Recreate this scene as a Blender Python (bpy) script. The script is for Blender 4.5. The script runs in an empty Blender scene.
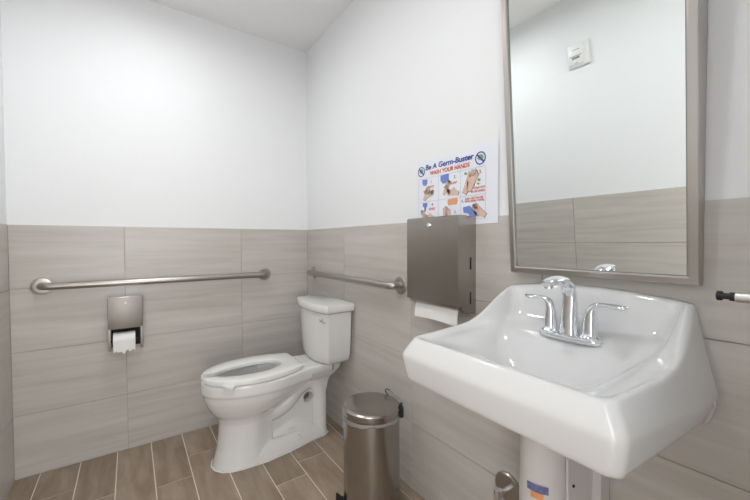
import bpy, bmesh, math, random
from mathutils import Vector, Matrix
PI = math.pi
S = bpy.context.scene
COL = S.collection
W, H, YF = 1.512, 2.481, -2.46          # room width, ceiling height, front wall
# ------------------------------------------------------------------ camera
def make_camera():
    yaw, pitch, roll, f = 0.6118, -0.0225, -0.004, 348.6433
    fw = Vector((math.sin(yaw)*math.cos(pitch), math.cos(yaw)*math.cos(pitch), math.sin(pitch)))
    r = Vector((math.cos(yaw), -math.sin(yaw), 0)); u = r.cross(fw)
    R = math.cos(roll)*r + math.sin(roll)*u
    U = -math.sin(roll)*r + math.cos(roll)*u
    cd = bpy.data.cameras.new('camera'); cd.sensor_width = 36; cd.lens = f/750*36; cd.clip_start = .02
    co = bpy.data.objects.new('camera', cd); COL.objects.link(co)
    m = Matrix((R, U, -fw)).transposed().to_4x4(); m.translation = Vector((-1.0415, -2.3309, 1.1311))
    co.matrix_world = m; S.camera = co
make_camera()
# ------------------------------------------------------------------ light
wd = bpy.data.worlds.new('world'); S.world = wd; wd.use_nodes = True
wd.node_tree.nodes['Background'].inputs[0].default_value = (1, 1, 1, 1)
wd.node_tree.nodes['Background'].inputs[1].default_value = 5.1  # strong white world, added as soft fill through the doorway opening
LAMPS = [(-0.95, -0.72), (-0.80, -1.70)]
LAMP_W = [5.9, 4.2]
for (lx, ly), pw in zip(LAMPS, LAMP_W):
    ld = bpy.data.lights.new('downlight_lamp', 'AREA'); ld.shape = 'DISK'; ld.size = .15
    ld.energy = pw*1.0; ld.color = (.97, .985, 1); ld.spread = math.radians(172)
    lo = bpy.data.objects.new('downlight_lamp', ld); COL.objects.link(lo)
    lo.location = (lx, ly, H-.012)
S.view_settings.view_transform = 'Standard'; S.view_settings.look = 'None'
S.view_settings.gamma = 1; S.view_settings.use_curve_mapping = False
S.view_settings.exposure = 0.12
# ------------------------------------------------------------------ materials
def mat(name, col=(.8, .8, .8), rough=.5, metal=0, coat=0, emit=None, es=1, spec=.5, ior=1.5, trans=0):
    m = bpy.data.materials.new(name); m.use_nodes = True
    b = m.node_tree.nodes['Principled BSDF']
    b.inputs['Base Color'].default_value = (*col, 1); b.inputs['Roughness'].default_value = rough
    b.inputs['Metallic'].default_value = metal; b.inputs['Coat Weight'].default_value = coat
    b.inputs['Specular IOR Level'].default_value = spec; b.inputs['IOR'].default_value = ior
    b.inputs['Transmission Weight'].default_value = trans
    if emit: b.inputs['Emission Color'].default_value = (*emit, 1); b.inputs['Emission Strength'].default_value = es
    return m
def nd(m, t, **k):
    n = m.node_tree.nodes.new(t)
    for a, v in k.items(): setattr(n, a, v)
    return n
def lk(m, a, b): m.node_tree.links.new(a, b)
def streaky(name, stops, scale, rough=(.3, .4), wall=True, bump=.02, detail=6, varamt=.06):
    """stone / wood look: streaks along the run of the tile, a different cut for every tile"""
    m = mat(name); b = m.node_tree.nodes['Principled BSDF']
    g = nd(m, 'ShaderNodeNewGeometry'); sp = nd(m, 'ShaderNodeSeparateXYZ'); lk(m, g.outputs['Position'], sp.inputs[0])
    at = nd(m, 'ShaderNodeAttribute', attribute_name='cut')
    cb = nd(m, 'ShaderNodeCombineXYZ')
    if wall:
        ad = nd(m, 'ShaderNodeMath', operation='ADD'); lk(m, sp.outputs[0], ad.inputs[0]); lk(m, sp.outputs[1], ad.inputs[1])
        lk(m, ad.outputs[0], cb.inputs[0]); lk(m, sp.outputs[2], cb.inputs[1])
    else:
        lk(m, sp.outputs[1], cb.inputs[0]); lk(m, sp.outputs[0], cb.inputs[1])
    mu = nd(m, 'ShaderNodeMath', operation='MULTIPLY'); mu.inputs[1].default_value = 37.0
    lk(m, at.outputs['Fac'], mu.inputs[0]); lk(m, mu.outputs[0], cb.inputs[2])
    mp = nd(m, 'ShaderNodeMapping'); mp.inputs['Scale'].default_value = (scale[0], scale[1], 1)
    mp.inputs['Rotation'].default_value = (0, 0, .05 if wall else 0)
    lk(m, cb.outputs[0], mp.inputs[0])
    n1 = nd(m, 'ShaderNodeTexNoise'); n1.inputs['Scale'].default_value = 1; n1.inputs['Detail'].default_value = detail
    n1.inputs['Roughness'].default_value = .6; n1.inputs['Distortion'].default_value = .35
    lk(m, mp.outputs[0], n1.inputs['Vector'])
    cr = nd(m, 'ShaderNodeValToRGB'); el = cr.color_ramp.elements
    el[0].position, el[0].color = stops[0][0], (*stops[0][1], 1)
    el[1].position, el[1].color = stops[-1][0], (*stops[-1][1], 1)
    for p, c in stops[1:-1]:
        e = el.new(p); e.color = (*c, 1)
    lk(m, n1.outputs['Fac'], cr.inputs[0])
    hs = nd(m, 'ShaderNodeHueSaturation')
    mr = nd(m, 'ShaderNodeMapRange'); mr.inputs['To Min'].default_value = 1-varamt; mr.inputs['To Max'].default_value = 1+varamt
    lk(m, at.outputs['Fac'], mr.inputs['Value']); lk(m, mr.outputs[0], hs.inputs['Value'])
    lk(m, cr.outputs[0], hs.inputs['Color']); lk(m, hs.outputs[0], b.inputs['Base Color'])
    r2 = nd(m, 'ShaderNodeMapRange'); r2.inputs['To Min'].default_value = rough[0]; r2.inputs['To Max'].default_value = rough[1]
    lk(m, n1.outputs['Fac'], r2.inputs['Value']); lk(m, r2.outputs[0], b.inputs['Roughness'])
    bp = nd(m, 'ShaderNodeBump'); bp.inputs['Strength'].default_value = bump; bp.inputs['Distance'].default_value = .01
    lk(m, n1.outputs['Fac'], bp.inputs['Height']); lk(m, bp.outputs[0], b.inputs['Normal'])
    return m
def noisy(m, scale=(30, 30, 30), amt=.05, bump=0., rough=0.):
    b = m.node_tree.nodes['Principled BSDF']
    t = nd(m, 'ShaderNodeTexCoord'); mp = nd(m, 'ShaderNodeMapping'); mp.inputs['Scale'].default_value = scale
    n = nd(m, 'ShaderNodeTexNoise'); n.inputs['Scale'].default_value = 1; n.inputs['Detail'].default_value = 4
    lk(m, t.outputs['Object'], mp.inputs[0]); lk(m, mp.outputs[0], n.inputs['Vector'])
    if amt:
        c = b.inputs['Base Color'].default_value[:3]
        mx = nd(m, 'ShaderNodeMix', data_type='RGBA')
        mx.inputs[6].default_value = (*[v*(1-amt) for v in c], 1); mx.inputs[7].default_value = (*[min(1, v*(1+amt)) for v in c], 1)
        lk(m, n.outputs['Fac'], mx.inputs[0]); lk(m, mx.outputs[2], b.inputs['Base Color'])
    if rough:
        r0 = b.inputs['Roughness'].default_value
        r = nd(m, 'ShaderNodeMapRange'); r.inputs['To Min'].default_value = r0-rough; r.inputs['To Max'].default_value = r0+rough
        lk(m, n.outputs['Fac'], r.inputs['Value']); lk(m, r.outputs[0], b.inputs['Roughness'])
    if bump:
        bp = nd(m, 'ShaderNodeBump'); bp.inputs['Strength'].default_value = bump; bp.inputs['Distance'].default_value = .002
        lk(m, n.outputs['Fac'], bp.inputs['Height']); lk(m, bp.outputs[0], b.inputs['Normal'])
    return m
M = {}
M['paint'] = noisy(mat('white_wall_paint', (.84, .85, .86), .55), (60, 60, 60), .01, .05)
M['ceil'] = noisy(mat('ceiling_paint', (.88, .88, .885), .8), (60, 60, 60), .01, .05)
M['tile'] = streaky('greige_stone_tile', [(.25, (.465, .43, .39)), (.42, (.525, .495, .455)), (.55, (.57, .54, .50)), (.75, (.625, .60, .565))], (1.4, 22), (.28, .4), True, .03, 6, .04)
M['grout'] = mat('wall_grout', (.42, .37, .31), .8)
M['caulk'] = mat('white_caulk', (.82, .82, .80), .6)
M['plank'] = streaky('brown_wood_look_tile', [(.25, (.21, .15, .105)), (.45, (.295, .222, .162)), (.6, (.36, .282, .214)), (.8, (.44, .36, .29))], (3.5, 16), (.38, .52), False, .05, 7, .09)
M['fgrout'] = mat('floor_grout', (.80, .74, .66), .8)
M['steel'] = noisy(mat('brushed_steel', (.37, .345, .32), .5, 1), (3, 3, 260), .06, 0, .05)
M['steelh'] = noisy(mat('brushed_steel_tube', (.44, .415, .385), .33, 1), (200, 200, 3), .04, 0, .04)
M['steelv'] = noisy(mat('satin_steel_can', (.40, .375, .35), .24, 1), (260, 260, 3), .06, 0, .05)
M['steeld'] = noisy(mat('dispenser_steel', (.40, .37, .34), .24, 1), (3, 3, 220), .05, 0, .04)
M['framest'] = mat('mirror_frame_steel', (.48, .45, .42), .30, 1)
M['chrome'] = mat('chrome', (.80, .82, .85), .06, 1)
M['dark'] = mat('black_plastic', (.012, .012, .013), .35)
M['void'] = mat('dark_cavity', (.02, .018, .016), .7)
M['porc'] = noisy(mat('white_porcelain', (.70, .703, .70), .07, coat=.3), (4, 4, 4), .01)
M['porc2'] = noisy(mat('white_vitreous_china', (.77, .77, .755), .08, coat=.3), (4, 4, 4), .01)
M['alu'] = mat('satin_aluminium', (.78, .78, .77), .28, 1)
M['seat'] = mat('white_seat_plastic', (.82, .82, .80), .2)
M['pvc'] = noisy(mat('white_vinyl_cover', (.70, .67, .66), .4), (6, 6, 6), .02)
M['mirror'] = mat('mirror_glass', (.90, .93, .915), 0, 1)
M['paper'] = noisy(mat('tissue_paper', (.86, .86, .85), .9), (40, 40, 40), .02, .2)
M['poster'] = mat('poster_paper', (.82, .84, .90), .3)
M['plastic'] = mat('white_plastic', (.80, .80, .79), .35)
M['grey'] = mat('grey_plastic', (.25, .26, .25), .4)
M['bag'] = mat('thin_bin_liner', (.55, .53, .51), .25, trans=.5)
M['water'] = mat('bowl_water', (.9, .95, .95), .02, trans=1, ior=1.33)
M['blue'] = mat('ink_blue', (.03, .06, .35), .4); M['lblue'] = mat('ink_light_blue', (.16, .24, .62), .4)
M['red'] = mat('ink_red', (.62, .10, .04), .4); M['green'] = mat('ink_green', (.22, .42, .12), .4)
M['skin'] = mat('ink_skin', (.72, .50, .40), .4); M['line'] = mat('ink_line', (.30, .25, .27), .4)
M['stick'] = noisy(mat('sticker_print', (.16, .17, .34), .4), (160, 160, 90), .8)
M['orange'] = mat('ink_orange', (.80, .36, .16), .4); M['rule'] = mat('ink_pale_rule', (.50, .53, .66), .4)
M['suds'] = mat('ink_olive', (.33, .31, .18), .4)
M['door'] = streaky('door_veneer', [(.3, (.25, .15, .08)), (.7, (.36, .23, .13))], (12, 1.5), (.35, .45), True)
M['lens'] = mat('lamp_lens', (.9, .9, .9), .4, emit=(.97, .985, 1), es=6)
# ------------------------------------------------------------------ mesh builder
class MB:
    def __init__(s): s.bm = bmesh.new(); s.mats = []; s.cut = s.bm.faces.layers.float.new('cut')
    def mi(s, m):
        if m not in s.mats: s.mats.append(m)
        return s.mats.index(m)
    def face(s, vs, m=None, cut=0., smooth=True):
        try: f = s.bm.faces.new(vs)
        except ValueError: return None
        f.smooth = smooth; f[s.cut] = cut
        if m: f.material_index = s.mi(m)
        return f
    def box(s, lo, hi, m=None, cut=0., bev=0., seg=2):
        lo = [min(a, b) for a, b in zip(lo, hi)] if False else lo
        x0, y0, z0 = [min(a, b) for a, b in zip(lo, hi)]; x1, y1, z1 = [max(a, b) for a, b in zip(lo, hi)]
        v = [s.bm.verts.new(p) for p in [(x0,y0,z0),(x1,y0,z0),(x1,y1,z0),(x0,y1,z0),(x0,y0,z1),(x1,y0,z1),(x1,y1,z1),(x0,y1,z1)]]
        fs = [s.face([v[i] for i in q], m, cut) for q in [(3,2,1,0),(4,5,6,7),(0,1,5,4),(1,2,6,5),(2,3,7,6),(3,0,4,7)]]
        if bev:
            es = list({e for f in fs for e in f.edges})
            r = bmesh.ops.bevel(s.bm, geom=es, offset=bev, segments=seg, profile=.5, affect='EDGES')
            for f in r['faces']:
                f.smooth = True
                if m: f.material_index = s.mi(m)
        return s
    def loft(s, rings, m=None, cap0=True, cap1=True, closed=True):
        R = [[s.bm.verts.new(p) for p in r] for r in rings]; n = len(R[0])
        for a, b in zip(R, R[1:]):
            for i in range(n if closed else n-1):
                j = (i+1) % n; s.face([a[i], a[j], b[j], b[i]], m)
        if cap0: s.face(list(reversed(R[0])), m)
        if cap1: s.face(R[-1], m)
        return s
    def tube(s, path, rad, m=None, seg=20, up=None, flat=1.0):
        """swept round (or flattened) section along a path"""
        P = [Vector(p) for p in path]; n = len(P)
        if not hasattr(rad, '__len__'): rad = [rad]*n
        if not hasattr(flat, '__len__'): flat = [flat]*n
        T = [(P[min(i+1, n-1)]-P[max(i-1, 0)]).normalized() for i in range(n)]
        a = Vector(up) if up else (Vector((0, 0, 1)) if abs(T[0].z) < .9 else Vector((1, 0, 0)))
        rings = []
        for i in range(n):
            a = (a - a.dot(T[i])*T[i]).normalized(); b = T[i].cross(a)
            rings.append([P[i]+rad[i]*(math.cos(t)*b+flat[i]*math.sin(t)*a) for t in [2*PI*k/seg for k in range(seg)]])
        return s.loft(rings, m)
    def lathe(s, prof, c=(0, 0, 0), axis='z', m=None, seg=32, cap0=True, cap1=True):
        rings = []
        for r, h in prof:
            rg = []
            for k in range(seg):
                t = 2*PI*k/seg; a, b = r*math.cos(t), r*math.sin(t)
                p = {'z': (a, b, h), 'x': (h, a, b), 'y': (b, h, a)}[axis]
                rg.append((c[0]+p[0], c[1]+p[1], c[2]+p[2]))
            rings.append(rg)
        return s.loft(rings, m, cap0, cap1)
    def prism(s, pts, d, m=None):
        """outline (3-D points) pushed along vector d"""
        d = Vector(d); return s.loft([[Vector(p) for p in pts], [Vector(p)+d for p in pts]], m)
    def build(s, name, m, parent=None, mtx=None, ang=35, sub=0):
        bmesh.ops.recalc_face_normals(s.bm, faces=s.bm.faces[:])
        me = bpy.data.meshes.new(name); s.bm.to_mesh(me); s.bm.free()
        ms = s.mats if s.mats else [m]
        for k in ms: me.materials.append(M[k])
        me.set_sharp_from_angle(angle=math.radians(ang))
        o = bpy.data.objects.new(name, me); COL.objects.link(o)
        if mtx: me.transform(mtx)
        if sub:
            md = o.modifiers.new('sub', 'SUBSURF'); md.levels = sub; md.render_levels = sub
        if parent:
            o.parent = parent; o.matrix_parent_inverse = Matrix.Translation(-parent.location)
        return o
def tag(o, label, cat, group=None):
    o['label'] = label; o['category'] = cat
    if group: o['group'] = group
    return o
def thing(name, label, cat, loc, group=None):
    o = bpy.data.objects.new(name, None); COL.objects.link(o); o.empty_display_size = .05; o.location = loc
    return tag(o, label, cat, group)
def struct(o): o['kind'] = 'structure'; return o
def bake(o):
    dg = bpy.context.evaluated_depsgraph_get(); dg.update()
    me = bpy.data.meshes.new_from_object(o.evaluated_get(dg)); o.modifiers.clear(); o.data = me
    for p in me.polygons: p.use_smooth = True
    return o
# ------------------------------------------------------------------ room
rnd = random.Random(4)
G = .0015
def tile_wall(name, axis, plane, sgn, a0, a1, joints, rows=4, th=.305):
    """axis 'x': wall runs along x at y=plane; sgn = outward direction"""
    mb = MB()
    def bx(u0, u1, d0, d1, z0, z1, m, cut=0.):
        if axis == 'x': mb.box((u0, plane+sgn*d0, z0), (u1, plane+sgn*d1, z1), m, cut)
        else: mb.box((plane+sgn*d0, u0, z0), (plane+sgn*d1, u1, z1), m, cut)
    zt = rows*th
    e0, e1 = (a0-.12, a1+.12) if axis == 'x' else (a0, a1+.05)
    bx(e0, e1, .003, .12, zt, H, 'paint'); bx(e0, e1, .0028, .12, 0, zt-.001, 'grout')
    bx(a0, a1, .0004, .003, zt, zt+.004, 'caulk')
    js = [a0]+[j for j in joints if a0+.02 < j < a1-.02]+[a1]
    for r in range(rows):
        for u0, u1 in zip(js, js[1:]):
            bx(u0+G, u1-G, 0, .006, r*th+G, (r+1)*th-(G if r < rows-1 else 0), 'tile', rnd.random())
    return mb
struct(tile_wall('wall_back', 'x', 0, 1, -W, 0, [-1.678, -1.068, -.458]).build('wall_back', 'tile'))
struct(tile_wall('wall_right', 'y', 0, 1, YF, 0, [-.526-.61*k for k in range(4)][::-1]).build('wall_right', 'tile'))
struct(tile_wall('wall_left', 'y', -W, -1, YF, 0, [-.55-.61*k for k in range(4)][::-1]).build('wall_left', 'tile'))
DX0, DX1, DZ = -1.46, -.84, 2.12          # unseen open doorway, added and sized to let in fill light
mb = MB()
mb.box((-W, YF, 0), (DX0, YF-.12, H), 'paint'); mb.box((DX1, YF, 0), (0, YF-.12, H), 'paint'); mb.box((DX0, YF, DZ), (DX1, YF-.12, H), 'paint')
struct(mb.build('wall_front', 'paint'))
mb = MB()
mb.box((DX0, YF+.012, 0), (DX0+.02, YF-.13, DZ), 'grey'); mb.box((DX1-.02, YF+.012, 0), (DX1, YF-.13, DZ), 'grey'); mb.box((DX0+.02, YF+.012, DZ-.02), (DX1-.02, YF-.13, DZ), 'grey')
struct(mb.build('trim_1', 'grey'))
mb = MB(); mb.box((-W-.12, YF-.12, H), (.12, .12, H+.1), 'ceil'); struct(mb.build('ceiling', 'ceil'))
# floor: wood-look planks running away from the sink corner
mb = MB(); mb.box((-W-.12, YF-.12, -.1), (.12, .12, -.0015), 'fgrout'); mb.box((-W-1.5, YF-2.2, -.1), (1.5, YF-.12, -.002), 'plank', .4)
col_off = {0: -.04, 1: -.35, 2: -.652, 3: -.15, 4: -.40, 5: -.266, 6: -.45, 7: -.62, 8: -.38, 9: -.241, 10: -.5}
gx = .0022
for k in range(0, 11):
    x1 = 0 if k == 0 else -.048-(k-1)*.1525; x0 = max(-.048-k*.1525, -W)
    if x1 <= -W: break
    j = [0]; y = col_off.get(k, -.3)
    while y > YF: j.append(y); y -= .61
    j.append(YF)
    for ya, yb in zip(j, j[1:]):
        mb.box((x0+(gx if x0 > -W else 0), yb+gx, -.006), (x1-(gx if x1 < 0 else 0), ya-(gx if ya < 0 else 0), 0), 'plank', rnd.random())
struct(mb.build('floor', 'plank'))
# ceiling downlights
for i, (lx, ly) in enumerate(LAMPS):
    t = thing('ceiling_downlight', ['round recessed ceiling downlight nearest the toilet wall', 'round recessed ceiling downlight in the middle of the room', 'round recessed ceiling downlight nearest the door'][i], 'light', (lx, ly, H), 'recessed downlights')
    MB().lathe([(.066, -.001), (.088, -.001), (.09, -.003), (.088, -.006), (.07, -.008), (.066, -.004)], (lx, ly, H), m='plastic', cap0=False, cap1=False).build('trim_ring', 'plastic', t)
    MB().lathe([(.067, -.001), (.067, -.003)], (lx, ly, H), m='lens').build('lens', 'lens', t)
# ------------------------------------------------------------------ mirror
TAU = .07
def mirror():
    y0, y1 = -2.117, -1.658; zb, L, fwid = 1.033, .914, .020
    t = thing('wall_mirror', 'steel framed rectangular mirror leaning out above the sink', 'mirror', (0, (y0+y1)/2, zb))
    # local frame: u = y, v up along the glass, w out of the wall; origin on the glass plane at zb
    xb = -(.02+(zb-.95)*math.tan(TAU))
    ev = Vector((-math.sin(TAU), 0, math.cos(TAU))); ew = Vector((-math.cos(TAU), 0, -math.sin(TAU))); o = Vector((xb, 0, zb))
    P = lambda u, v, w: o+Vector((0, u, 0))+ev*v+ew*w
    m = MB(); g = .004
    m.loft([[P(y0+.012, .012, 0), P(y1-.012, .012, 0), P(y1-.012, L-.012, 0), P(y0+.012, L-.012, 0)],
            [P(y0+.012, .012, -g), P(y1-.012, .012, -g), P(y1-.012, L-.012, -g), P(y0+.012, L-.012, -g)]])
    m.build('glass', 'mirror', t)
    def bar(c, name='frame'):
        b = MB(); b.loft(c); return b
    m = MB()
    def ringrect(i, w): return [P(y0+i, i, w), P(y1-i, i, w), P(y1-i, L-i, w), P(y0+i, L-i, w)]
    def wallrect(i):
        r = ringrect(i, 0); return [Vector((-.0005, p.y, p.z)) for p in r]
    rings = [wallrect(.0), ringrect(0, .004), ringrect(.0015, .0065), ringrect(fwid-.004, .0065), ringrect(fwid-.001, .005), ringrect(fwid, .0)]
    R = [[m.bm.verts.new(p) for p in r] for r in rings]
    for a, b in zip(R, R[1:]):
        for i in range(4): m.face([a[i], a[(i+1) % 4], b[(i+1) % 4], b[i]], smooth=False)
    m.build('frame', 'framest', t, ang=20)
    m = MB(); i0, i1 = fwid-.0005, fwid+.0016
    R = [[m.bm.verts.new(p) for p in q] for q in (ringrect(i0, .0003), ringrect(i0, .0035), ringrect(i1, .0035), ringrect(i1, .0003))]
    for a, b in zip(R, R[1:]+R[:1]):
        for i in range(4): m.face([a[i], a[(i+1) % 4], b[(i+1) % 4], b[i]], smooth=False)
    m.build('edge_shade', 'grey', t, ang=20)  # grey ring stands in for the dark reflection on the frame's inner face
mirror()
# ------------------------------------------------------------------ grab bars
def grab_bar(axis, a0, a1, z, label):
    loc = ((a0+a1)/2, 0, z) if axis == 'x' else (0, (a0+a1)/2, z)
    t = thing('grab_bar', label, 'grab bar', loc, 'steel wall grab bars')
    r, so, br = .0175, .057, .035
    Q = (lambda u, d: (u, -d, z)) if axis == 'x' else (lambda u, d: (-d, u, z))
    path = [Q(a0, .003), Q(a0, so-br)]
    for k in range(1, 9):
        an = PI/2*k/8; path.append(Q(a0+br*(1-math.cos(an)), so-br+br*math.sin(an)))
    for k in range(0, 9):
        an = PI/2*(1-k/8); path.append(Q(a1-br*(1-math.cos(an)), so-br+br*math.sin(an)))
    path.append(Q(a1, .003))
    MB().tube(path, r, seg=28).build('bar', 'steelh', t)
    for a in (a0, a1):
        prof = [(.041, -.0003), (.041, -.0065), (.0395, -.0085), (.036, -.0095), (.024, -.0100), (.0176, -.0100)]
        c = (a, 0, z) if axis == 'x' else (0, a, z)
        MB().lathe(prof, c, 'y' if axis == 'x' else 'x', seg=36).build('flange', 'steelh', t)
grab_bar('x', -1.399, -.313, .923, 'long horizontal stainless grab bar on the back wall above the paper roll')
grab_bar('y', -1.059, -.123, .928, 'shorter stainless grab bar on the wall behind the toilet tank')
# ------------------------------------------------------------------ toilet paper dispenser
def tp():
    x0, x1, z0, z1, d = -1.143, -.993, .575, .850, .100
    t = thing('toilet_roll_holder', 'small stainless toilet paper dispenser with lock below the long grab bar', 'toilet paper holder', (-1.068, 0, z0))
    m = MB(); e = .002
    m.box((x0, -d, .686), (x1, -.0005, z1), bev=.003)
    m.box((x0, -d, z0), (x0+.012, -.0005, .688), bev=.001); m.box((x1-.012, -d, z0), (x1, -.0005, .688), bev=.001)
    m.box((x0+.012, -.012, z0), (x1-.012, -.0005, .688))
    m.build('case', 'steel', t)
    MB().box((x0+.0125, -.016, z0+.001), (x1-.0125, -.0125, .685)).build('back_panel', 'void', t)
    MB().box((x0+.001, -d+.001, z1-.001), (x1-.001, -.001, z1+.001), bev=.0008).build('top_edge', 'chrome', t)
    MB().lathe([(.0075, 0), (.0075, -.003), (.006, -.005), (.002, -.005)], (-1.068, -d, .818), 'y').build('lock', 'steelh', t)
    r = thing('toilet_roll', 'white toilet paper roll with torn hanging end in the small dispenser', 'toilet paper', (-1.075, -.062, .615))
    m = MB(); c = (-1.075, -.064, .617)
    m.lathe([(.018, -.0475), (.044, -.0475), (.0455, -.046), (.0455, .046), (.044, .0475), (.018, .0475)], c, 'x', seg=40, cap0=False, cap1=False)
    m.build('roll', 'paper', r)
    MB().lathe([(.018, -.048), (.018, .048), (.0165, .048), (.0165, -.048)], c, 'x', cap0=False, cap1=False).build('core', 'suds', r)
    m = MB(); n = 18; cols = []
    for i in range(n+1):
        u = i/n; x = c[0]-.046+.092*u
        zb = .566 + .006*math.sin(u*9)+(.010 if .5 < u < .7 else 0) + .004*math.sin(u*23)
        cols.append([(x, -.1108-.0004*math.sin(u*7), .63), (x, -.1112, .60), (x+.001, -.1108-.002*math.sin(u*5), zb)])
    for off in (0,):
        m.loft([cols[i] + [(p[0], p[1]+.0012, p[2]) for p in reversed(cols[i])] for i in range(n+1)])
    m.build('loose_end', 'paper', r)
    MB().tube([(x0+.011, c[1], c[2]), (x1-.011, c[1], c[2])], .008).build('spindle', 'void', t)
tp()
# ------------------------------------------------------------------ paper towel dispenser
def towel():
    y0, y1 = -1.495, -1.222
    t = thing('paper_towel_dispenser', 'large stainless paper towel dispenser between the grab bar and the sink', 'paper towel dispenser', (0, (y0+y1)/2, .863))
    m = MB()
    m.prism([(-.0005, y0+.001, .863), (-.045, y0+.001, .868), (-.075, y0+.001, .886), (-.075, y0+.001, 1.2245), (-.0005, y0+.001, 1.2245)], (0, y1-y0-.002, 0))
    m.build('cabinet', 'steeld', t)
    m = MB()
    m.prism([(-.055, y0-.0008, .899), (-.097, y0-.0008, .899), (-.100, y0-.0008, .903), (-.100, y0-.0008, 1.221), (-.096, y0-.0008, 1.2265), (-.055, y0-.0008, 1.2265)], (0, y1-y0+.0016, 0))
    cov = m.build('cover', 'steeld', t)
    MB().lathe([(.009, 0), (.009, -.003), (.007, -.005), (.0015, -.005)], (-.1, -1.352, 1.196), 'x').build('lock', 'chrome', t)
    for zz in (1.052, .926):
        MB().box((-.033, y0+.0008, zz-.022), (-.027, y0-.0002, zz+.022)).build('side_slot', 'void', t)
    m = MB(); m.prism([(-.058, y0+.01, .872), (-.092, y0+.01, .890), (-.094, y0+.01, .899), (-.06, y0+.01, .899)], (0, y1-y0-.02, 0)); m.build('tray_lip', 'steeld', t)
    p = MB(); n = 14; rings = []
    for i in range(n+1):
        u = i/n; y = y1-.026-(y1-y0-.046)*u
        bot = .826+.003*math.sin(u*4)
        rings.append([(-.074, y, .888), (-.080-.002*math.sin(u*6), y, .862), (-.083+.003*u, y, bot), (-.0815+.003*u, y, bot), (-.0785-.002*math.sin(u*6), y, .862), (-.0725, y, .888)])
    p.loft(rings); o = p.build('paper_towel', 'paper'); tag(o, 'white paper towel sheet hanging out of the large steel dispenser', 'paper towel')
towel()
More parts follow.
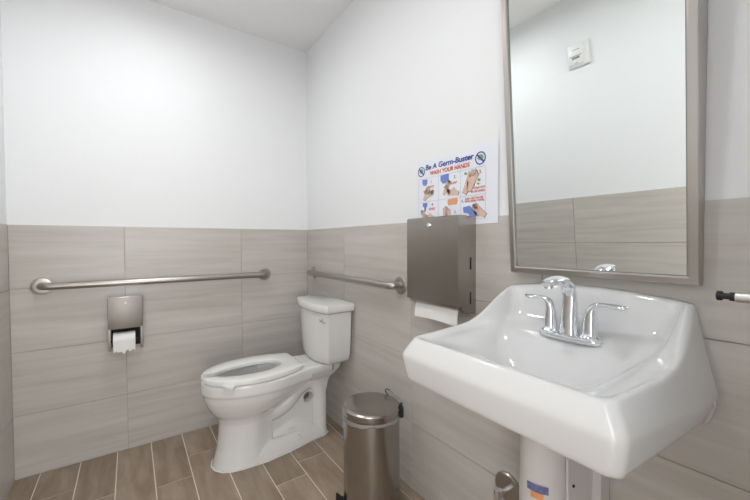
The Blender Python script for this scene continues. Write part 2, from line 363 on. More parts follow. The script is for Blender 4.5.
# ------------------------------------------------------------------ poster
def poster():
    y0, y1, z0, z1 = -1.175, -1.590, 1.196, 1.480
    t = thing('hand_washing_poster', 'white hand washing instruction poster taped above the steel towel dispenser', 'poster', (0, -1.38, z0))
    n = 10; m = MB(); rings = []
    for i in range(n+1):
        u = i/n; y = y0+(y1-y0)*u; w = .0015+.0006*math.sin(u*6)+ (.004*max(0, u-.9)*10)*.3
        rings.append([(-w, y, z0), (-w, y, z1), (-w-.0006, y, z1), (-w-.0006, y, z0)])
    m.loft(rings); m.build('sheet', 'poster', t)
    X = -.0030
    def poly(pts, col, name, lift=0.):
        lift = .00002*(len(t.children) % 60)+.0003
        mm = MB(); mm.prism([(X+.0012, a, b) for a, b in pts], (-.0012-lift, 0, 0)); bmesh.ops.triangulate(mm.bm, faces=[f for f in mm.bm.faces if len(f.verts) > 4]); return mm.build(name, col, t)
    def disc(c, ry, rz, n=28): return [(c[0]+ry*math.cos(2*PI*k/n), c[1]+rz*math.sin(2*PI*k/n)) for k in range(n)]
    def text(s, y, z, size, col, name='lettering', bold=.0, shear=0, w=1.0):
        cu = bpy.data.curves.new(name, 'FONT'); cu.body = s; cu.size = size; cu.offset = bold; cu.extrude = .0002; cu.shear = shear
        cu.materials.append(M[col]); o = bpy.data.objects.new(name, cu); COL.objects.link(o)
        dg = bpy.context.evaluated_depsgraph_get(); me = bpy.data.meshes.new_from_object(o.evaluated_get(dg))
        bpy.data.objects.remove(o); o = bpy.data.objects.new(name, me); COL.objects.link(o)
        xs = [v.co.x for v in me.vertices]; L = max(xs)-min(xs); k = w/L if w != 1.0 else 1.0
        for v in me.vertices: v.co = Vector((X-.0004-v.co.z, y-(v.co.x-min(xs))*k, z+v.co.y))
        o.parent = t; o.matrix_parent_inverse = Matrix.Translation(-t.location)
        return o
    text('Be A Germ-Buster', -1.230, 1.437, .030, 'blue', 'title', .0008, .12, .256)
    text('WASH YOUR HANDS', -1.257, 1.412, .0225, 'red', 'subtitle', .0006, .1, .209)
    for cy, cz, r in ((-1.204, 1.434, .0215), (-1.515, 1.433, .0235)):
        mm = MB(); a = disc((cy, cz), r, r, 36); b = disc((cy, cz), r*.82, r*.82, 36)
        mm.loft([[(X-.0006, *p) for p in a], [(X-.0006, *p) for p in b], [(X-.0002, *p) for p in b], [(X-.0002, *p) for p in a], [(X-.0006, *p) for p in a]], cap0=False, cap1=False)
        q = r*.85; dd = .0022
        mm.prism([(X-.0005, cy+q*.72-dd, cz+q*.72+dd), (X-.0005, cy+q*.72+dd, cz+q*.72-dd), (X-.0005, cy-q*.72+dd, cz-q*.72-dd), (X-.0005, cy-q*.72-dd, cz-q*.72+dd)], (-.0003, 0, 0))
        mm.build('prohibition_ring', 'blue', t)
        poly([(cy+r*.5*math.cos(k*PI/8)*(1+.15*math.cos(k*2.1)), cz+r*.12+r*.45*math.sin(k*PI/8)) for k in range(16)], 'green', 'green_germ')
    cy = [-1.187, -1.306, -1.423, -1.538]; cz = [1.402, 1.303, 1.215]
    mm = MB()
    for y in cy: mm.box((X, y-.0006, cz[2]), (X-.0003, y+.0006, cz[0]))
    for z in cz: mm.box((X, cy[3], z-.0006), (X-.0003, cy[0], z+.0006))
    mm.build('panel_rules', 'rule', t)
    text('1.', -1.262, 1.377, .018, 'red', bold=.0002); text('WET', -1.252, 1.358, .014, 'red', bold=.0002, shear=.1)
    text('2.', -1.388, 1.379, .018, 'green', bold=.0002); text('SOAP', -1.370, 1.358, .014, 'red', bold=.0002, shear=.1)
    text('3.', -1.510, 1.379, .018, 'red', bold=.0002)
    text('WASH FOR', -1.482, 1.325, .0105, 'red', bold=.0002); text('20 SECONDS', -1.474, 1.313, .0105, 'red', bold=.0002)
    text('4.', -1.266, 1.283, .016, 'red', bold=.0002); text('RINSE', -1.250, 1.265, .014, 'red', bold=.0002, shear=.1)
    text('5.', -1.392, 1.242, .016, 'line', bold=.0002); text('DRY', -1.384, 1.224, .014, 'red', bold=.0002, shear=.1)
    text('6.', -1.428, 1.281, .016, 'line', bold=.0002)
    text('TURN OFF WATER', -1.443, 1.289, .010, 'red', bold=.0002); text('WITH PAPER TOWEL', -1.443, 1.279, .010, 'red', bold=.0002, w=.090)
    # soap and tap pictures
    poly([(-1.210, 1.399), (-1.240, 1.397), (-1.240, 1.380), (-1.232, 1.372), (-1.218, 1.372), (-1.211, 1.382)], 'lblue', 'printed_tap')
    poly([(-1.318, 1.400), (-1.362, 1.402), (-1.362, 1.378), (-1.352, 1.366), (-1.330, 1.366), (-1.318, 1.380)], 'lblue', 'printed_tap')
    poly([(-1.213, 1.298), (-1.240, 1.298), (-1.240, 1.284), (-1.232, 1.278), (-1.230, 1.262), (-1.223, 1.262), (-1.222, 1.278), (-1.213, 1.285)], 'lblue', 'printed_tap')
    poly([(-1.358, 1.300), (-1.405, 1.301), (-1.408, 1.290), (-1.403, 1.278), (-1.360, 1.277), (-1.356, 1.288)], 'orange', 'printed_towel')
    poly([(-1.435, 1.262), (-1.465, 1.266), (-1.485, 1.252), (-1.497, 1.226), (-1.470, 1.220), (-1.462, 1.238), (-1.438, 1.242)], 'lblue', 'printed_towel')
    def hand(c, s, ang, flip=1):
        pts = [(0, -.5), (.35, -.5), (.42, .0), (.62, .25), (.55, .36), (.40, .26), (.38, .55), (.36, .95), (.27, .97), (.25, .60), (.20, 1.05), (.10, 1.06), (.10, .60), (.03, 1.0), (-.07, .98), (-.05, .55), (-.14, .85), (-.23, .80), (-.14, .40), (-.08, .05)]
        ca, sa = math.cos(ang), math.sin(ang); out = []
        for a, b in pts:
            a = (a-.15)*flip*s; b = (b-.2)*s; out.append((c[0]-(a*ca-b*sa), c[1]+(a*sa+b*ca)))
        return out
    def hand_art(c, s, ang, flip=1):
        h = hand(c, s*1.06, ang, flip); poly(h, 'line', 'printed_hand_outline')
        poly(hand(c, s, ang, flip), 'skin', 'printed_hand', .0002)
    def blob(c, s, col, k0=0): poly([(c[0]+s*(1+.35*math.sin(5*a+k0))*math.cos(a), c[1]+.7*s*(1+.3*math.cos(4*a+k0))*math.sin(a)) for a in [2*PI*k/24 for k in range(24)]], col, 'printed_suds', .0005)
    hand_art((-1.235, 1.335), .040, -.5); hand_art((-1.250, 1.330), .036, -1.1, -1); blob((-1.232, 1.345), .013, 'suds'); blob((-1.250, 1.336), .009, 'suds', 2)
    hand_art((-1.350, 1.345), .038, -.6); hand_art((-1.385, 1.325), .040, 1.3); blob((-1.350, 1.351), .012, 'suds', 1)
    hand_art((-1.462, 1.350), .058, -.55); hand_art((-1.478, 1.354), .052, -.35, -1); blob((-1.447, 1.388), .006, 'green'); blob((-1.508, 1.356), .006, 'green', 1); blob((-1.505, 1.343), .005, 'green', 2)
    hand_art((-1.222, 1.240), .036, .6, -1); hand_art((-1.255, 1.236), .034, 1.4)
    hand_art((-1.345, 1.238), .040, -.1); hand_art((-1.362, 1.236), .034, .3, -1)
    hand_art((-1.512, 1.243), .044, 1.0, -1)
    # curled bottom corner of tape
    return t
poster()
# ------------------------------------------------------------------ sink
YS = -1.877
def interp(tab, x):
    for (a, va), (b, vb) in zip(tab, tab[1:]):
        if a <= x <= b:
            t = (x-a)/(b-a); t = t*t*(3-2*t) if False else t
            return va+(vb-va)*t
    return tab[0][1] if x < tab[0][0] else tab[-1][1]
CREST = [(-.46, .884), (-.40, .8845), (-.30, .885), (-.25, .886), (-.20, .891), (-.16, .905), (-.13, .922), (-.113, .934), (-.08, .956), (-.05, .974), (-.03, .984), (-.012, .989), (0, .990)]
def sink():
    t = thing('wall_sink', 'white porcelain wall mounted sink with high sloping sides', 'sink', (0, YS, .745))
    NF, NB, NSD, NC = 20, 20, 30, 6
    def ring(xb, xf, hf, hb, rf, rb, zf, bu=0.):
        """rounded rectangle, half width hf at the front and hb at the back; zf(x, dy, crest) -> z"""
        pts = []
        def hw(x): return hf+(hb-hf)*((x-xf)/(xb-xf)) if xb != xf else hf
        # front edge from -y to +y (x = xf)
        for k in range(NF): y = -(hf-rf)+2*(hf-rf)*k/NF; pts.append((xf, y))
        for k in range(NC): a = PI/2*k/NC; pts.append((xf+rf-rf*math.cos(a), (hf-rf)+rf*math.sin(a)))
        for k in range(NSD):
            s = k/NSD; x = (xf+rf)+((xb-rb)-(xf+rf))*s; pts.append((x, hf+(hb-hf)*s+bu*math.sin(PI*s**1.15)))
        for k in range(NC): a = PI/2*k/NC; pts.append((xb-rb+rb*math.sin(a), (hb-rb)+rb*math.cos(a)))
        for k in range(NB): y = (hb-rb)-2*(hb-rb)*k/NB; pts.append((xb, y))
        for k in range(NC): a = PI/2*k/NC; pts.append((xb-rb+rb*math.cos(a), -(hb-rb)-rb*math.sin(a)))
        for k in range(NSD):
            s = 1-k/NSD; x = (xf+rf)+((xb-rb)-(xf+rf))*s; pts.append((x, -(hf+(hb-hf)*s+bu*math.sin(PI*s**1.15))))
        for k in range(NC): a = PI/2*(1-k/NC); pts.append((xf+rf-rf*math.cos(a), -(hf-rf)-rf*math.sin(a)))
        return [(x, y, zf) for x, y in pts]
    base = ring(0, -.43, .222, .222, .02, .02, 0)
    cz = [interp(CREST, p[0]) + (.018*max(0, 1-(p[1]/.21)**2) * max(0, min(1, (p[0]+.06)/.05))) for p in base]
    rings = []
    def add(xb, xf, hf, hb, rf, rb, fz, bu=0.):
        r = ring(xb, xf, hf, hb, rf, rb, 0, bu)
        out = []
        for i, (x, y, _) in enumerate(r):
            out.append((x, YS+y, fz(x, y, cz[i] if xb > -.022 else (interp(CREST, x) if xb > -.1 else max(.885, interp(CREST, x)-.01)), x)))
        rings.append(out)
    lift = lambda c: c-.885                      # how far the crest stands above the front rim
    # outside, from underneath up to the crest
    fr = lambda x: min(1, max(0, (x+.458)/.458)) # 0 front .. 1 wall
    bot = lambda x: .774-.032*fr(x) - (.012 if x > -.03 else 0)
    cre = lambda x: .842-.046*fr(x)
    add(-.06, -.41, .20, .20, .05, .05, lambda x, y, c, b: .765)
    add(-.004, -.442, .236, .246, .024, .012, lambda x, y, c, b: bot(x)+.003)
    add(-.0008, -.457, .244, .254, .024, .01, lambda x, y, c, b: bot(x)-.003)
    add(-.0005, -.461, .247, .258, .024, .008, lambda x, y, c, b: bot(x)+.004)
    add(-.0005, -.469, .255, .269, .026, .006, lambda x, y, c, b: cre(x)-.016)
    add(-.0005, -.471, .2565, .270, .026, .006, lambda x, y, c, b: cre(x)-.003)
    add(-.0005, -.467, .254, .267, .026, .006, lambda x, y, c, b: cre(x)+.007)
    add(-.0005, -.455, .2385, .236, .026, .006, lambda x, y, c, b: (c-.011)-.03*lift(c)/.105, .013)
    add(-.0008, -.450, .235, .230, .026, .008, lambda x, y, c, b: c-.003, .016)
    add(-.003, -.446, .231, .226, .026, .014, lambda x, y, c, b: c, .017)
    add(-.009, -.440, .226, .222, .026, .02, lambda x, y, c, b: c, .017)
    add(-.020, -.432, .219, .216, .028, .025, lambda x, y, c, b: c-.003, .017)
    add(-.027, -.423, .212, .210, .032, .03, lambda x, y, c, b: c-.010-.05*lift(c), .014)
    add(-.040, -.412, .200, .199, .038, .04, lambda x, y, c, b: .875+.50*lift(c), .009)
    add(-.054, -.400, .187, .193, .045, .05, lambda x, y, c, b: .869+.24*lift(c)+.010*fr(b), .004)
    add(-.068, -.387, .175, .181, .055, .055, lambda x, y, c, b: .861+.019*fr(b)+.08*lift(c))
    add(-.118, -.370, .163, .170, .060, .050, lambda x, y, c, b: .852+.026*fr(b)+.02*lift(c))
    add(-.142, -.359, .152, .160, .062, .050, lambda x, y, c, b: .842+.030*fr(b))
    add(-.160, -.347, .139, .146, .062, .05, lambda x, y, c, b: .829+.025*fr(b))
    add(-.182, -.334, .120, .126, .058, .05, lambda x, y, c, b: .811+.010*fr(b))
    add(-.208, -.320, .090, .092, .048, .045, lambda x, y, c, b: .793)
    add(-.240, -.308, .045, .045, .03, .03, lambda x, y, c, b: .783)
    add(-.265, -.300, .018, .018, .0174, .0174, lambda x, y, c, b: .780)
    m = MB(); m.loft(rings, cap0=True, cap1=True)
    m.bm.verts.ensure_lookup_table(); nr = len(rings[0]); inner = m.bm.verts[15*nr:(len(rings)-2)*nr]
    for _ in range(6): bmesh.ops.smooth_vert(m.bm, verts=inner, factor=.5, use_axis_x=True, use_axis_y=True, use_axis_z=True)
    m.build('basin', 'porc', t, ang=180, sub=1)
    MB().lathe([(.0, .7825), (.014, .7825), (.021, .7822), (.022, .780)], (-.2825, YS, 0), cap0=False, cap1=False).build('drain', 'chrome', t)
    # small mounting boss low on the side by the wall
    m = MB(); m.lathe([(.007, 0), (.007, -.003), (.004, -.004), (.0, -.004)], (-.035, YS-.266, .786), 'y'); m.build('side_plug', 'porc', t)
    return t
sink()
# ------------------------------------------------------------------ faucet
def spl(pts, n=6):
    """Catmull-Rom through tuples of any length"""
    out = []
    for i in range(len(pts)-1):
        p0, p1, p2, p3 = pts[max(i-1, 0)], pts[i], pts[i+1], pts[min(i+2, len(pts)-1)]
        for k in range(n):
            u = k/n
            out.append(tuple(.5*((2*b)+(-a+c)*u+(2*a-5*b+4*c-d)*u*u+(-a+3*b-3*c+d)*u**3) for a, b, c, d in zip(p0, p1, p2, p3)))
    out.append(tuple(pts[-1])); return out
def faucet():
    zd, xc, yc = .8785, -.098, YS
    t = thing('sink_faucet', 'chrome two handle faucet with arched spout on the white sink', 'faucet', (xc, yc, zd))
    def oval(a, b, z, n=40):
        o = []
        for k in range(n):
            th = 2*PI*k/n; c, s_ = math.cos(th), math.sin(th)
            o.append((xc+b*math.copysign(abs(c)**.9, c), yc+a*math.copysign(abs(s_)**.8, s_), z))
        return o
    MB().loft([oval(.080, .028, zd-.004), oval(.081, .029, zd+.001), oval(.079, .027, zd+.007), oval(.072, .021, zd+.011)]).build('base_plate', 'chrome', t)
    # spout: wide tapered column flowing into an arched head
    p = spl([(xc, zd+.006, .0255, .9), (xc, zd+.020, .0235, .9), (xc, zd+.060, .0205, .85), (xc, zd+.105, .0185, .78), (xc-.008, zd+.134, .0185, .68), (xc-.032, zd+.151, .0190, .56), (xc-.066, zd+.157, .0195, .48), (xc-.098, zd+.153, .0190, .42), (xc-.120, zd+.147, .013, .40)], 6)
    m = MB(); m.tube([(a, yc, b) for a, b, c, d in p], [c for a, b, c, d in p], up=(1, 0, 0), flat=[d for a, b, c, d in p], seg=28)
    m.build('spout', 'chrome', t)
    MB().lathe([(.010, 0), (.010, .012)], (xc-.104, yc, zd+.138)).build('aerator', 'chrome', t)
    for s in (1, -1):
        y = yc+s*.051
        MB().lathe([(.026, zd+.006), (.0255, zd+.012), (.020, zd+.017), (.0185, zd+.022), (.0165, zd+.045), (.0135, zd+.066)], (xc, y, 0)).build('handle_body', 'chrome', t)
        e = .90 if s > 0 else 1.0
        q = spl([(y, zd+.062, .0138, 1), (y+s*.001, zd+.074, .0130, .95), (y+s*.006*e, zd+.086, .0115, .85), (y+s*.018*e, zd+.0945, .0105, .62), (y+s*.036*e, zd+.0965, .0110, .46), (y+s*.056*e, zd+.0945, .0125, .55), (y+s*.072*e, zd+.0950, .0110, .50), (y+s*.082*e, zd+.0985, .004, .4)], 5)
        m = MB(); m.tube([(xc, a, b) for a, b, c, d in q], [c for a, b, c, d in q], up=(0, -s, 0), flat=[d for a, b, c, d in q], seg=22)
        m.build('handle_lever', 'chrome', t)
faucet()
# ------------------------------------------------------------------ under the sink
def shroud():
    YH = YS+.019
    t = thing('pipe_cover', 'white vinyl pipe cover below the sink with a small printed sticker', 'pipe cover', (-.12, YH, .30))
    def U(w, xf, z, r=.052, n=14):
        o = [(-.004, YH+w)]
        for k in range(n+1):
            a = PI*k/n; o.append((xf+r-r*math.sin(a)*1.0, YH+w*math.cos(a)))
        o.append((-.004, YH-w)); return [(x, y, z) for x, y in o]
    m = MB(); m.loft([U(.056, -.250, .30), U(.054, -.247, .45), U(.052, -.245, .60), U(.052, -.245, .762)], cap0=True, cap1=True)
    m.build('front_shell', 'pvc', t)
    # folded side flap with rivets
    yf = YH-.0545
    m = MB(); m.prism([(-.175, yf, .30), (-.185, yf, .60), (-.150, yf, .66), (-.125, yf, .70), (-.13, yf, .762), (-.01, yf, .762), (-.01, yf, .30)], (0, -.006, 0))
    m.build('side_flap', 'pvc', t)
    m = MB(); m.prism([(-.055, yf-.006, .30), (-.055, yf-.006, .76), (-.006, yf-.006, .76), (-.006, yf-.006, .30)], (0, -.02, 0)); m.build('wall_flange', 'pvc', t)
    for x, z in ((-.165, .615), (-.16, .53), (-.115, .73)):
        MB().lathe([(.0035, 0), (.0035, -.003), (.001, -.004)], (x, yf-.006, z), 'y').build('rivet', 'dark', t)
    # sticker wrapped on the front-left of the shell
    def wrap(a0, a1, z0, z1, col, name, rr=.0548):
        m = MB(); rg = []
        for k in range(9):
            a = a0+(a1-a0)*k/8; x, y = -.195-.0535*math.sin(a), YH+rr*math.cos(a)
            x2, y2 = -.195-.0545*math.sin(a), YH+(rr+.001)*math.cos(a)
            rg.append([(x, y, z0), (x2, y2, z0), (x2, y2, z1), (x, y, z1)])
        m.loft(rg); return m.build(name, col, t)
    wrap(1.45, 2.35, .524, .542, 'stick', 'sticker'); wrap(1.62, 2.15, .508, .5235, 'orange', 'sticker')
shroud()
def escutcheon():
    t = thing('valve_cover_plate', 'round stainless pipe cover plate on the wall beneath the sink', 'cover plate', (0, -1.632, .296))
    MB().lathe([(.048, -.0005), (.048, -.005), (.044, -.010), (.016, -.013), (.0115, -.013)], (0, -1.632, .296), 'x', seg=40).build('plate', 'steelh', t)
    MB().tube([(-.01, -1.632, .290), (-.055, -1.632, .290)], .008).build('stub_pipe', 'chrome', t)
    MB().lathe([(.013, -.018), (.013, .018)], (-.058, -1.632, .292)).build('valve', 'chrome', t)
escutcheon()
# ------------------------------------------------------------------ toilet
YT = -.435
def egg(xf, xb, hw, z, hb=None, n=48, k=.42, yc=YT):
    """elongated bowl outline, widest k of the way from the back; hb = half width at the back end"""
    out = []; xm = xb+(xf-xb)*k; hb = hb if hb else hw*.62
    nf = n*5//8
    for i in range(nf+1):
        a = -PI/2+PI*i/nf
        c = math.cos(a); out.append((xm+(xf-xm)*c**.92 if c > 1e-9 else xm, yc+hw*math.copysign(abs(math.sin(a))**1.0, math.sin(a)), z))
    nb = n-nf-1
    for i in range(1, nb+1):
        u = i/(nb+1)
        # side easing to back half width, across the back, and forward again
        if u < .4: q = u/.4; x = xm+(xb-xm)*q; h = hw+(hb-hw)*(q*q*(3-2*q)); out.append((x, yc+h, z))
        elif u <= .6: q = (u-.4)/.2; out.append((xb, yc+hb-2*hb*q, z))
        else: q = (1-u)/.4; x = xm+(xb-xm)*q; h = hw+(hb-hw)*(q*q*(3-2*q)); out.append((x, yc-h, z))
    return out
def toilet():
    t = thing('toilet', 'white two piece toilet with open front seat in the corner', 'toilet', (-.4, YT, 0))
    m = MB()
    m.loft([egg(-.722, -.42, .118, .0), egg(-.716, -.42, .114, .02), egg(-.700, -.43, .105, .08), egg(-.690, -.43, .100, .16), egg(-.687, -.43, .100, .215), egg(-.695, -.42, .108, .245),
            egg(-.722, -.36, .133, .275), egg(-.742, -.30, .155, .31), egg(-.755, -.26, .172, .345), egg(-.760, -.235, .178, .372, .12), egg(-.762, -.225, .179, .380, .125)])
    m.loft([egg(-.766, -.22, .184, .381, .125), egg(-.769, -.22, .186, .388, .125), egg(-.767, -.215, .185, .43, .125), egg(-.762, -.215, .18, .44, .12)])
    # deck under the tank
    def rr(x0, x1, h, z, r=.03, n=5):
        o = []
        for cx, cy, a0 in ((x0+r, h-r, PI/2), (x0+r, -h+r, PI), (x1-r, -h+r, 1.5*PI), (x1-r, h-r, 0)):
            for k in range(n+1): a = a0+PI/2*k/n; o.append((cx+r*math.cos(a), YT+cy+r*math.sin(a), z))
        return o
    m.loft([rr(-.20, -.07, .055, .33), rr(-.27, -.05, .09, .365), rr(-.32, -.035, .118, .40), rr(-.32, -.03, .122, .425), rr(-.32, -.03, .118, .438)])
    # foot
    ft = lambda s, z: [(x, YT+y*s, z) for x, y in ([(-.60, -.112), (-.48, -.121), (-.35, -.104), (-.20, -.072), (-.125, -.064), (-.098, -.045), (-.092, 0), (-.098, .045), (-.125, .064), (-.20, .072), (-.35, .104), (-.48, .121), (-.60, .112), (-.64, 0)])]
    m.loft([ft(1, 0), ft(1, .012), ft(.94, .030), ft(.80, .055), ft(.62, .075)])
    # recessed web and back column
    m.box((-.50, YT-.028, 0), (-.12, YT+.028, .305))
    m.loft([rr(-.185, -.100, .050, .0, .025), rr(-.172, -.102, .046, .12, .025), rr(-.165, -.094, .044, .22, .025), rr(-.172, -.082, .05, .30, .025), rr(-.20, -.06, .07, .38, .025)])
    # trapway
    p = spl([(-.52, .195), (-.44, .198), (-.375, .212), (-.325, .242), (-.275, .292), (-.205, .322), (-.155, .29), (-.134, .22), (-.134, .14), (-.134, .05)], 5)
    m.tube([(a, YT, b) for a, b in p], .048, up=(0, 1, 0), seg=20, flat=1.25)
    p = spl([(-.46, .07), (-.38, .075), (-.31, .10), (-.26, .085), (-.2, .06)], 5)
    m.tube([(a, YT, b) for a, b in p], .036, up=(0, 1, 0), seg=18, flat=1.35)
    bw = m.build('bowl', 'porc2', t)
    md = bw.modifiers.new('r', 'REMESH'); md.mode = 'VOXEL'; md.voxel_size = .0045; md.use_smooth_shade = True
    # hollow of the bowl
    c = MB(); c.loft([egg(-.57, -.48, .03, .205, .02), egg(-.62, -.455, .065, .24, .04), egg(-.685, -.39, .105, .30, .07), egg(-.725, -.335, .128, .37, .085), egg(-.735, -.31, .14, .415, .095), egg(-.735, -.31, .14, .46, .095)])
    co = c.build('cutter', 'porc2'); mo = bw.modifiers.new('b', 'BOOLEAN'); mo.operation = 'DIFFERENCE'; mo.object = co; mo.solver = 'EXACT'
    # the passage seen through the foot of the bowl
    h = MB(); h.lathe([(.029, -.3), (.029, .3)], (-.208, YT, .232), 'y', seg=24)
    ho = h.build('cutter2', 'porc2'); mo = bw.modifiers.new('b2', 'BOOLEAN'); mo.operation = 'DIFFERENCE'; mo.object = ho; mo.solver = 'EXACT'
    sm = bw.modifiers.new('s', 'SMOOTH'); sm.factor = .5; sm.iterations = 6
    bake(bw)
    for x in (co, ho): bpy.data.objects.remove(x)
    bw.data.materials.clear(); bw.data.materials.append(M['porc2'])
    MB().loft([egg(-.612, -.460, .062, .233, .038), egg(-.616, -.457, .064, .238, .040)]).build('water', 'water', t)
    # caulk line round the foot
    ol = [(-.725, 0), (-.715, -.045), (-.69, -.080), (-.65, -.102), (-.60, -.115), (-.48, -.124), (-.35, -.107), (-.20, -.076), (-.128, -.069), (-.094, -.048)]
    ol = [(x, YT+y, .002) for x, y in ol]+[(x, YT-y, .002) for x, y in reversed(ol)][:-1]
    m = MB(); m.tube(ol+[ol[0]], .004, seg=8, up=(0, 0, 1)); m.build('caulk_line', 'caulk', t)
    for s in (1, -1):
        MB().lathe([(.012, .05), (.012, .060), (.007, .070), (.001, .072)], (-.29, YT+s*.072, -.012)).build('bolt_cap', 'porc2', t)
    # seat, open at the front
    xm = -.50; hw, hi, gap = .183, .090, .030
    kb = [(-.276, 0), (-.276, .06), (-.277, .118), (-.286, .128), (-.31, .139), (-.366, .160), (-.436, .178)]
    a0, a1 = math.asin(gap/hw), math.asin(gap/hi)
    outer = kb+[(xm+(-.765-xm)*math.cos(PI/2-(PI/2-a0)*k/14), hw*math.sin(PI/2-(PI/2-a0)*k/14)) for k in range(15)]
    inner = [(xm+(-.362-xm)*math.cos(PI/2*k/10), hi*math.sin(PI/2*k/10)) for k in range(11)]
    inner += [(xm+(-.71-xm)*math.sin((PI/2-a1)*k/12), hi*math.cos((PI/2-a1)*k/12)) for k in range(1, 13)]
    def resample(P, n):
        L = [0]
        for p, q in zip(P, P[1:]): L.append(L[-1]+math.dist(p, q))
        o = []; j = 0
        for i in range(n+1):
            t_ = L[-1]*i/n
            while j < len(P)-2 and L[j+1] < t_: j += 1
            f = (t_-L[j])/(L[j+1]-L[j]); o.append((P[j][0]+(P[j+1][0]-P[j][0])*f, P[j][1]+(P[j+1][1]-P[j][1])*f))
        return o
    A, B = resample(outer, 60), resample(inner, 60)
    sec = [(0, .4445), (0, .4625), (.015, .4655), (.05, .4675), (.5, .4675), (.90, .4665), (.97, .464), (1, .459), (1, .4445)]
    st = []
    for p, q in zip(A, B): st.append([(p[0]+(q[0]-p[0])*u, p[1]+(q[1]-p[1])*u, z) for u, z in sec])
    full = [[(x, YT-y, z) for x, y, z in r_] for r_ in reversed(st)]+[[(x, YT+y, z) for x, y, z in r_] for r_ in st[1:]]
    m = MB(); m.loft(full); m.build('seat', 'seat', t, ang=50)
    for s in (1, -1):
        MB().lathe([(.014, .438), (.014, .450), (.011, .452), (.002, .452)], (-.258, YT+s*.070, 0)).build('hinge', 'seat', t)
    # lift tab under the near arm of the seat
    n = 14; P = [(-.735+.105*k/n, -.006-.036*math.sin(PI*min(1, max(0, (k-5)/8)))**.8) for k in range(n+1)]
    def arm(x): # y of the outer edge of the seat
        return YT-.183*math.sqrt(max(0, 1-((x+.50)/.265)**2))
    m = MB(); pts_o = [(x, arm(x)+.012+d, .451-.004*(d < -.01)) for x, d in P]; pts_i = [(x, arm(x)+.02, .450) for x, d in P]
    m.loft([[a, b, (b[0], b[1], b[2]-.006), (a[0], a[1], a[2]-.010)] for a, b in zip(pts_o, pts_i)]); m.build('lift_tab', 'seat', t)
    # tank
    def plan(w, xc, xf, z, xb=-.014, n=16, r=.012):
        o = [(xb, YT-w+.006, z), (xb-.006, YT-w, z), (xb-.4*(xb-xc), YT-w, z), (xc+.006, YT-w, z)]
        for k in range(n+1):
            u = -1+2*k/n; o.append((xc+(xf-xc)*(1-abs(u)**2.2), YT+u*w, z))
        o += [(xc+.006, YT+w, z), (xb-.4*(xb-xc), YT+w, z), (xb-.006, YT+w, z), (xb, YT+w-.006, z)]
        return o
    m = MB(); m.loft([plan(.10, -.11, -.14, .430), plan(.130, -.130, -.162, .4325), plan(.156, -.141, -.178, .442), plan(.172, -.148, -.189, .460), plan(.181, -.152, -.195, .486), plan(.190, -.155, -.198, .56), plan(.202, -.161, -.202, .742)])
    m.build('tank', 'porc2', t, ang=30)
    m = MB(); m.loft([plan(.208, -.165, -.205, .738, -.008), plan(.216, -.172, -.212, .744, -.006), plan(.219, -.175, -.215, .752, -.004), plan(.219, -.175, -.215, .774, -.004), plan(.215, -.171, -.211, .783, -.006), plan(.205, -.162, -.202, .787, -.012)])
    m.build('tank_lid', 'porc2', t, ang=38)
    fl = bpy.data.objects  # flush lever
    MB().lathe([(.013, 0), (.013, -.007), (.008, -.012), (.001, -.012)], (-.178, YT-.150, .700), 'x').build('flush_lever', 'chrome', t)
    m = MB(); m.tube([(-.188, YT-.150, .700), (-.192, YT-.165, .699), (-.190, YT-.190, .696), (-.186, YT-.205, .694)], [.006, .006, .007, .005], flat=.6); m.build('flush_lever', 'chrome', t)
    # coupling bolt seen between tank and bowl
    MB().lathe([(.006, .40), (.006, .432)], (-.10, YT-.128, 0)).build('tank_bolt', 'chrome', t)
toilet()
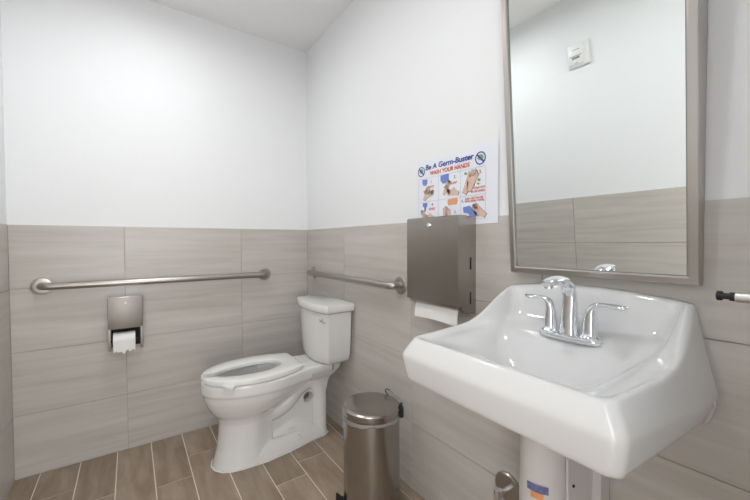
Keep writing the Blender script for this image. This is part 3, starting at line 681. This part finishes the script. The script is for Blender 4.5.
# ------------------------------------------------------------------ trash can
def can():
    cx, cy, R = -.197, -1.095, .1215
    t = thing('trash_can', 'round satin steel pedal trash can between the toilet and the sink', 'trash can', (cx, cy, 0))
    MB().lathe([(R-.004, .022), (R, .026), (R, .394), (R-.002, .396), (R-.006, .396), (R-.006, .30)], (cx, cy, 0), seg=64, cap1=False).build('body', 'steelv', t)
    MB().lathe([(R-.006, .0), (R+.002, .002), (R+.002, .020), (R-.002, .026)], (cx, cy, 0), seg=64).build('base_ring', 'dark', t)
    # liner folded over the rim
    m = MB(); rg = []; n = 90
    for k in range(n):
        a = 2*PI*k/n; w = .0015*math.sin(7*a)+.001*math.sin(17*a+1); dz = .006*math.sin(3*a+1)+.003*math.sin(11*a)
        rr_ = [(R-.008, .385), (R-.006, .399), (R+.002+w*.4, .400), (R+.003+w, .394), (R+.0025+w, .386+dz*.5), (R+.0012, .384+dz*.5), (R+.0008, .397), (R-.009, .397)]
        rg.append([(cx+r*math.cos(a), cy+r*math.sin(a), z) for r, z in rr_])
    rg.append(rg[0]); m.loft(rg, cap0=False, cap1=False); bmesh.ops.remove_doubles(m.bm, verts=m.bm.verts[:], dist=1e-5)
    m.build('bin_liner', 'bag', t)
    tl = Matrix.Translation((cx, cy, .405)) @ Matrix.Rotation(math.radians(1.5), 4, 'Y') @ Matrix.Translation((-cx, -cy, -.405))
    MB().lathe([(R-.004, .401), (R+.003, .402), (R+.004, .406), (R+.004, .426), (R-.001, .431), (R-.008, .4335), (R*.6, .436), (R*.3, .4375), (.002, .438)], (cx, cy, 0), seg=64).build('lid', 'steelv', t, mtx=tl)
    # hinge towards the wall and wire handle
    d = Vector((math.cos(math.radians(-42)), math.sin(math.radians(-42)), 0)); s = Vector((-d.y, d.x, 0)); c = Vector((cx, cy, 0))
    m = MB(); 
    P = lambda a, b, z: c+d*a+s*b+Vector((0, 0, z))
    m.loft([[P(R-.002, -.02, z), P(R+.018, -.016, z), P(R+.018, .016, z), P(R-.002, .02, z)] for z in (.385, .392, .414, .420)]); m.build('hinge', 'dark', t)
    hp = [(cx+.112, cy+.020, .425), (cx+.110, cy+.036, .436), (cx+.107, cy+.042, .448), (cx+.112, cy+.034, .456), (cx+.118, cy+.022, .452)]
    m = MB(); m.tube(spl(hp, 4), .0024, seg=8); m.build('wire_handle', 'dark', t)
    hp = [(cx+.118, cy+.022, .452), (cx+.126, cy-.02, .440), (cx+.122, cy-.055, .432), tuple(P(R+.012, .0, .418))]
    m = MB(); m.tube(spl(hp, 4), .0022, seg=8); m.build('wire_handle', 'chrome', t)
    m = MB(); m.loft([[P(R+.001, -.012, z), P(R+.013, -.010, z), P(R+.013, .014, z), P(R+.001, .016, z)] for z in (.415, .436)]); m.build('hinge', 'dark', t)
    # pedal
    d = Vector((math.cos(math.radians(150)), math.sin(math.radians(150)), 0)); s = Vector((-d.y, d.x, 0))
    m = MB(); m.loft([[P(a, -w, z), P(a, w, z), P(a, w, z+.007), P(a, -w, z+.007)] for a, w, z in ((R-.01, .014, .012), (R+.012, .018, .014), (R+.022, .026, .018), (R+.030, .026, .024), (R+.034, .018, .027))]); m.build('pedal', 'dark', t)
can()
# ------------------------------------------------------------------ wall sensor (seen in the mirror)
def sensor():
    x = -W; y0, y1, z0, z1 = -1.315, -1.187, 2.042, 2.180
    t = thing('wall_alarm', 'small white square alarm box high on the left wall, reflected in the mirror', 'alarm', (x, -1.25, z0))
    MB().box((x+.0003, y0, z0), (x+.014, y1, z1), bev=.003).build('back_plate', 'plastic', t)
    MB().box((x+.014, y0+.030, z0+.012), (x+.022, y1-.006, z1-.010), bev=.003).build('housing', 'plastic', t)
    MB().box((x+.022, y0+.040, z0+.062), (x+.0225, y1-.016, z0+.066)).build('seam', 'grey', t)
    m = MB(); m.box((x+.022, -1.263, z0+.046), (x+.028, -1.218, z0+.058), bev=.002); m.build('strobe_lens', 'grey', t)
    MB().lathe([(.012, .022), (.011, .028), (.002, .030)], (x, -1.238, z0+.030), 'x').build('sounder', 'plastic', t)
    m = MB()
    for k in range(6): m.box((x+.022, -1.262+k*.007, z1-.040), (x+.0224, -1.257+k*.007, z1-.035))
    m.build('raised_lettering', 'grey', t)
sensor()
# ------------------------------------------------------------------ tube at the right edge
def rod():
    t = thing('wall_rod', 'brushed metal tube with black knob end at right edge beside the sink', 'metal rod', (0, -2.36, 1.02))
    x, z = -.10, 1.024
    MB().lathe([(.0098, -.24), (.0098, -.0245), (.009, -.0235)], (x, -2.160, z), 'y', seg=30).build('tube', 'alu', t)
    MB().lathe([(.0075, -.026), (.0085, -.024), (.0085, -.016), (.006, -.015), (.006, -.006), (.0088, -.006), (.0095, -.004), (.0095, .0015), (.008, .003), (.001, .003)], (x, -2.160, z), 'y', seg=14).build('knob', 'dark', t)
    MB().lathe([(.002, -.018), (.002, -.009)], (x, -2.205, z)).build('set_screw', 'dark', t)
    MB().tube([(x, -2.385, z), (-.008, -2.385, z)], .008).build('standoff', 'steelh', t)
    MB().lathe([(.022, -.0005), (.022, -.006), (.012, -.009)], (0, -2.385, z), 'x').build('mount_plate', 'steelh', t)
rod()
